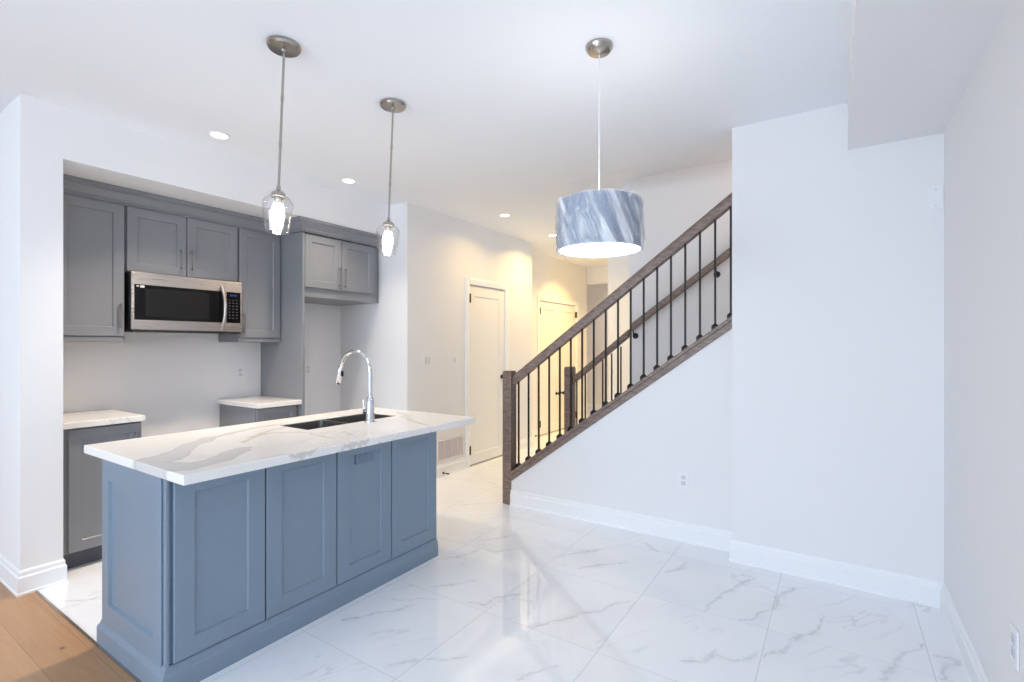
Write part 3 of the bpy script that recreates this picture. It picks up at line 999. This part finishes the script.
WARM, HALL = (1.0, .85, .68), (1.0, .67, .22)
downlight(-3.378, 1.663, 'round recessed ceiling downlight nearest the left end of the kitchen', 15, WARM, 98)
downlight(-3.409, 2.716, 'round recessed ceiling downlight in front of the fridge bay', 6, WARM, 98)
downlight(-2.935, 4.342, 'round recessed ceiling downlight in front of the single white door', 5, HALL)
downlight(-2.968, 5.46, 'round recessed ceiling downlight half hidden by the drum shade', 14, HALL)
hl = area_light('hall_fill', (-3.1, 6.9, 2.735), (0, 0, 0), .1, .1, 18, HALL, spread=math.radians(120))  # added fill without a fixture, unseen behind the drum shade
area_light('stairwell_fill', (.2, 4.15, 2.55), (0, math.radians(75), 0), .5, .3, 5.5, (1.0, .82, .66))  # added warm fill, out of view, brightens stairwell wall and raised ceiling
area_light('hall_end_light', (-3.3, 9.3, 2.3), (0, 0, 0), .5, .3, 8, (1.0, .85, .74))  # bare warm area light shining down; no window at the hall end

# ------------------------------------------------------------------ stairs
SLP = (1.545 - .273) / (2.334 - .588)     # slope of the stringer cap
AN = math.atan(SLP)


def zc_(x):      # top of the stringer cap, in the plane of the railing
    return .285 + (x + 2.334) * SLP


def zr_(x):      # underside of the handrail
    return 1.058 + (x + 2.284) * .735


# knee wall under the stringer
XE = -0.557
struct('wall_stair_side', MB().prism([(-2.335, 0), (XE, 0), (XE, zc_(XE) - .082), (-2.335, zc_(-2.335) - .082)], 'y', YF, YF + .10), 'wall')
# treads and risers between the two sides
st = MB()
NR = 10
rise = .186
run = rise / SLP
for i in range(NR):
    x0 = -2.20 + i * run
    st.box(x0, x0 + run + .02, YF + .102, OY1 - .002 if x0 > -1.63 else OY1 - .002, 0 if i == 0 else (i - 1) * rise + .02, (i + 1) * rise - .03)
    st.box(x0 - .025, x0 + run + .0, YF + .102, OY1 - .002, (i + 1) * rise - .03, (i + 1) * rise)
struct('trim_staircase', st, 'oak_dark')

rail = thing('stair_railing', (-1.5, YF, 0), 'brown oak stair railing with black balusters facing the dining area', 'railing')
YM = YF + .05
NW = .088
nx = -2.375
np_ = MB().box(nx - NW / 2, nx + NW / 2, YF - .006, YF - .006 + NW, 0, 1.135).box(nx - NW / 2 + .004, nx + NW / 2 - .004, YF - .002, YF - .010 + NW, 1.135, 1.146)
np_.obj('newel_post', 'oak_dark', rail, bevel=.003)


def raked(mbx, x0, x1, za, zb, h, y0, y1):
    """bar of vertical height h with its top running from za at x0 to zb at x1"""
    return mbx.prism([(x0, za - h), (x1, zb - h), (x1, zb), (x0, za)], 'y', y0, y1)


xa, xb = nx + NW / 2, XE - .001
cap = MB()
raked(cap, xa, xb, zc_(xa), zc_(xb), .03, YF - .016, YF + .114)
cap.obj('stringer_cap', 'oak_dark', rail, bevel=.003)
sk = MB()
raked(sk, xa, xb, zc_(xa) - .031, zc_(xb) - .031, .05, YF - .012, YF - .0005)
raked(sk, xa, xb, zc_(xa) - .031, zc_(xb) - .031, .05, YF + .1005, YF + .112)
sk.obj('stringer_trim', 'oak_dark', rail, bevel=.002)
hr = MB()
hp2 = [(-.030, 0), (.030, 0), (.030, .018), (.034, .030), (.034, .050), (.024, .066), (.010, .072), (-.010, .072), (-.024, .066), (-.034, .050), (-.034, .030), (-.030, .018)]
A = [hr.bm.verts.new((xa, YM + o, zr_(xa) + z / math.cos(math.atan(.735)))) for o, z in hp2]
B = [hr.bm.verts.new((xb, YM + o, zr_(xb) + z / math.cos(math.atan(.735)))) for o, z in hp2]
hr.bm.faces.new(A); hr.bm.faces.new(B[::-1])
for i in range(len(A)):
    hr.bm.faces.new((A[i], B[i], B[(i + 1) % len(A)], A[(i + 1) % len(A)]))
hr.obj('handrail', 'oak_dark', rail, smooth=True)
bx0 = -2.288
first = None
for i in range(18):
    x = bx0 + i * .09947
    zb, zt = zc_(x), zr_(x)
    if first is None:
        h0 = zt - zb
        bb = MB().box(x - .0062, x + .0062, YM - .0062, YM + .0062, zb - .004, zb + h0 + .02)
        first = bb.obj('baluster', 'black', rail)
        s_ = MB()
        # slanted shoe: wedge collar that follows the rake
        w = .021
        lo_ = [(x - w, YM - w, zb - w * SLP - .001), (x + w, YM - w, zb + w * SLP - .001), (x + w, YM + w, zb + w * SLP - .001), (x - w, YM + w, zb - w * SLP - .001)]
        up_ = [(x + sx * .009, YM + sy * .009, zb + .036) for sx, sy in ((-1, -1), (1, -1), (1, 1), (-1, 1))]
        md_ = [(x + sx * w, YM + sy * w, zb + .020) for sx, sy in ((-1, -1), (1, -1), (1, 1), (-1, 1))]
        L0, L1, L2 = ([s_.bm.verts.new(q) for q in ring] for ring in (lo_, md_, up_))
        for P0, P1 in ((L0, L1), (L1, L2)):
            for j in range(4):
                s_.bm.faces.new((P0[j], P0[(j + 1) % 4], P1[(j + 1) % 4], P1[j]))
        s_.bm.faces.new(L0[::-1]); s_.bm.faces.new(L2)
        shoe0 = s_.obj('shoe', 'black', first)
    else:
        c_ = first.copy(); COL.objects.link(c_); c_.parent = rail
        c_.location = (x - bx0, 0, zb - zc_(bx0))
        d_ = shoe0.copy(); COL.objects.link(d_); d_.parent = c_

# far balustrade at the foot of the stairs
fr2 = thing('stair_railing', (-1.95, OY1, 0), 'short brown railing on the far side of the lower stairs', 'railing')
Y2 = OY1 + .02
fnx = -2.262
np_ = MB().box(fnx - NW / 2, fnx + NW / 2, Y2 - NW / 2, Y2 + NW / 2, 0, 1.140).box(fnx - NW / 2 + .004, fnx + NW / 2 - .004, Y2 - NW / 2 + .004, Y2 + NW / 2 - .004, 1.14, 1.150)
np_.obj('newel_post', 'oak_dark', fr2, bevel=.003)
FS = (1.538 - 1.079) / (2.185 - 1.616)


def zf_(x):
    return 1.079 + (x + 2.185) * FS


fx0, fx1 = fnx + NW / 2, -1.635
raked(MB(), fx0, fx1, zf_(fx0), zf_(fx1), .075, Y2 - .03, Y2 + .03).obj('handrail', 'oak_dark', fr2, bevel=.012, seg=3)
raked(MB(), fx0, fx1, zc_(fx0) + .02, zc_(fx1) + .02, .09, Y2 - .05, Y2 + .05).obj('stringer_cap', 'oak_dark', fr2, bevel=.003)
f0 = None
for i in range(6):
    x = -2.185 + i * .0925
    if f0 is None:
        f0 = MB().box(x - .006, x + .006, Y2 - .006, Y2 + .006, zc_(x) + .02, zf_(x) - .06).obj('baluster', 'black', fr2)
        x00 = x
    else:
        c_ = f0.copy(); COL.objects.link(c_); c_.parent = fr2
        c_.location = (x - x00, 0, zc_(x) - zc_(x00))
struct('wall_stair_far_knee', MB().prism([(-2.21, 0), (-1.632, 0), (-1.632, zc_(-1.632) - .072), (-2.21, zc_(-2.21) - .072)], 'y', Y2 - .045, Y2 + .045), 'wall')

# handrail fixed to the far wall
wh = thing('wall_handrail', (-.9, OY1 - .06, 1.6), 'brown handrail fixed along the far stairwell wall on black brackets', 'handrail')
WS = (2.161 - 1.538) / (1.616 - .754)
hx0, hx1 = -1.60, 1.2


def zw_(x):
    return 1.548 + (x + 1.616) * WS


raked(MB(), hx0, hx1, zw_(hx0), zw_(hx1), .072, OY1 - .085, OY1 - .035).obj('rail', 'oak_dark', wh, bevel=.012, seg=3)
for x in (-1.572, -.857, .2):
    zb = zw_(x)
    mbk = MB().lathe([(0, 0), (.028, 0), (.026, .006), (0, .008)], (x, OY1 - .0005, zb - .125), 18, axis=(0, -1, 0))
    mbk.tube([(x, OY1 - .006, zb - .125), (x, OY1 - .05, zb - .125), (x, OY1 - .06, zb - .108), (x, OY1 - .06, zb - .074)], .007, 8)
    mbk.obj('bracket', 'black', wh, smooth=True)


# ------------------------------------------------------------------ plates on the walls
def plate(name, fr_, w, h, label, cat, group=None, inserts='outlet'):
    """fr_(u, v, d): centred face coordinates"""
    def bx(mbx, u0, u1, v0, v1, d0, d1):
        a, b = fr_(u0, v0, d0), fr_(u1, v1, d1)
        mbx.box(a[0], b[0], a[1], b[1], a[2], b[2])
    t = thing(name, fr_(0, -h / 2, 0), label, cat, group)
    m = MB(); bx(m, -w / 2, w / 2, -h / 2, h / 2, .0005, .006)
    m.obj('cover_plate', 'plate', t, bevel=.002)
    if inserts == 'outlet':
        for v in (-.020, .020):
            m = MB(); bx(m, -.016, .016, v - .014, v + .014, .0062, .0085)
            s = m.obj('socket', 'plate_in', t, bevel=.0015)
            m = MB()
            bx(m, -.007, -.005, v - .003, v + .007, .0086, .0092); bx(m, .005, .007, v - .003, v + .007, .0086, .0092); bx(m, -.0018, .0018, v - .010, v - .006, .0086, .0092)
            m.obj('slots', 'slot', s)
    elif inserts.startswith('switch'):
        n = int(inserts[-1])
        for i in range(n):
            u = (i - (n - 1) / 2) * .046
            m = MB(); bx(m, u - .016, u + .016, -.033, .033, .0062, .0095)
            m.obj('rocker', 'plate_in', t, bevel=.002)
    elif inserts == 'blank':
        for v in (-.042, .042):
            c0 = fr_(0, v, .0062); c1 = fr_(0, v, 1)
            m = MB().lathe([(0, 0), (.0045, 0), (.0035, .0015), (0, .0015)], c0, 12, axis=Vector(c1) - Vector(c0))
            m.obj('screw', 'plate_in', t)
    return t


def on_x(x, y, z, s=1):     # wall facing +X (s=1) or -X (s=-1)
    return lambda u, v, d: (x + s * d, y + u, z + v)


def on_my(y, x, z):
    return lambda u, v, d: (x + u, y - d, z + v)


plate('wall_outlet', on_x(XW, 2.361, 1.125), .072, .116, 'white outlet on the kitchen wall just above the small drawer cabinet worktop', 'outlet')
plate('wall_outlet', on_x(XW, 3.035, 1.125), .072, .116, 'white outlet on the back wall inside the empty fridge bay', 'outlet')
plate('wall_outlet', on_my(YF, -.894, .428), .072, .116, 'white outlet low on the wall below the stairs', 'outlet')
plate('wall_outlet', on_x(XR, 2.152, .432, -1), .075, .118, 'white outlet low on the right hand wall at the photo edge', 'outlet')
plate('light_switch', on_x(XD, 3.700, 1.215), .118, .118, 'white double rocker light switch on the wall left of the single door', 'light switch', inserts='switch2')
plate('light_switch', on_x(XD, 4.123, 1.205), .075, .118, 'white single light switch right beside the single door frame', 'light switch', inserts='switch1')
plate('blank_plate', on_my(YB_, .433, 2.143), .062, .125, 'blank white cover plate high in the right corner', 'cover plate', inserts='blank')

# return air grille beside the door
vt = thing('air_vent', (XD, 4.06, .145), 'white return air grille low on the wall left of the door', 'vent')
VY0, VY1, VZ0, VZ1 = 3.85, 4.285, .15, .385
mb = MB()
frame(mb, XD + .0005, XD + .008, VY0, VY1, VZ0, VZ1, .022, .022, .022, .022)
mb.obj('frame', 'vent', vt, bevel=.002)
MB().box(XD + .0005, XD + .0015, VY0 + .022, VY1 - .022, VZ0 + .022, VZ1 - .022).obj('backing', 'duct', vt)
lv = MB()
nv = 13
for i in range(nv):
    z = VZ0 + .028 + i * (VZ1 - VZ0 - .052) / (nv - 1) - .003
    lv.prism([(XD + .0017, z), (XD + .0075, z + .006), (XD + .0075, z + .0085), (XD + .0017, z + .0025)], 'y', VY0 + .022, VY1 - .022)
for q in (.25, .5, .75):
    y = VY0 + (VY1 - VY0) * q
    lv.box(XD + .0017, XD + .008, y - .004, y + .004, VZ0 + .022, VZ1 - .022)
lv.obj('louvres', 'vent', vt)


# door stops on the baseboards
def stop(x, y, label):
    t = thing('door_stop', (x, y, .06), label, 'door stop')
    MB().lathe([(0, 0), (.012, 0), (.012, .004), (.005, .006), (.005, .06), (.009, .062), (.009, .075), (0, .077)], (x, y, .035), 14, axis=(1, 0, 0)).obj('peg', 'hinge', t, smooth=True)


stop(XD + .015, 3.93, 'small black door stop on the baseboard under the air grille')
stop(X2 + .015, 6.28, 'small black door stop on the baseboard left of the double door')
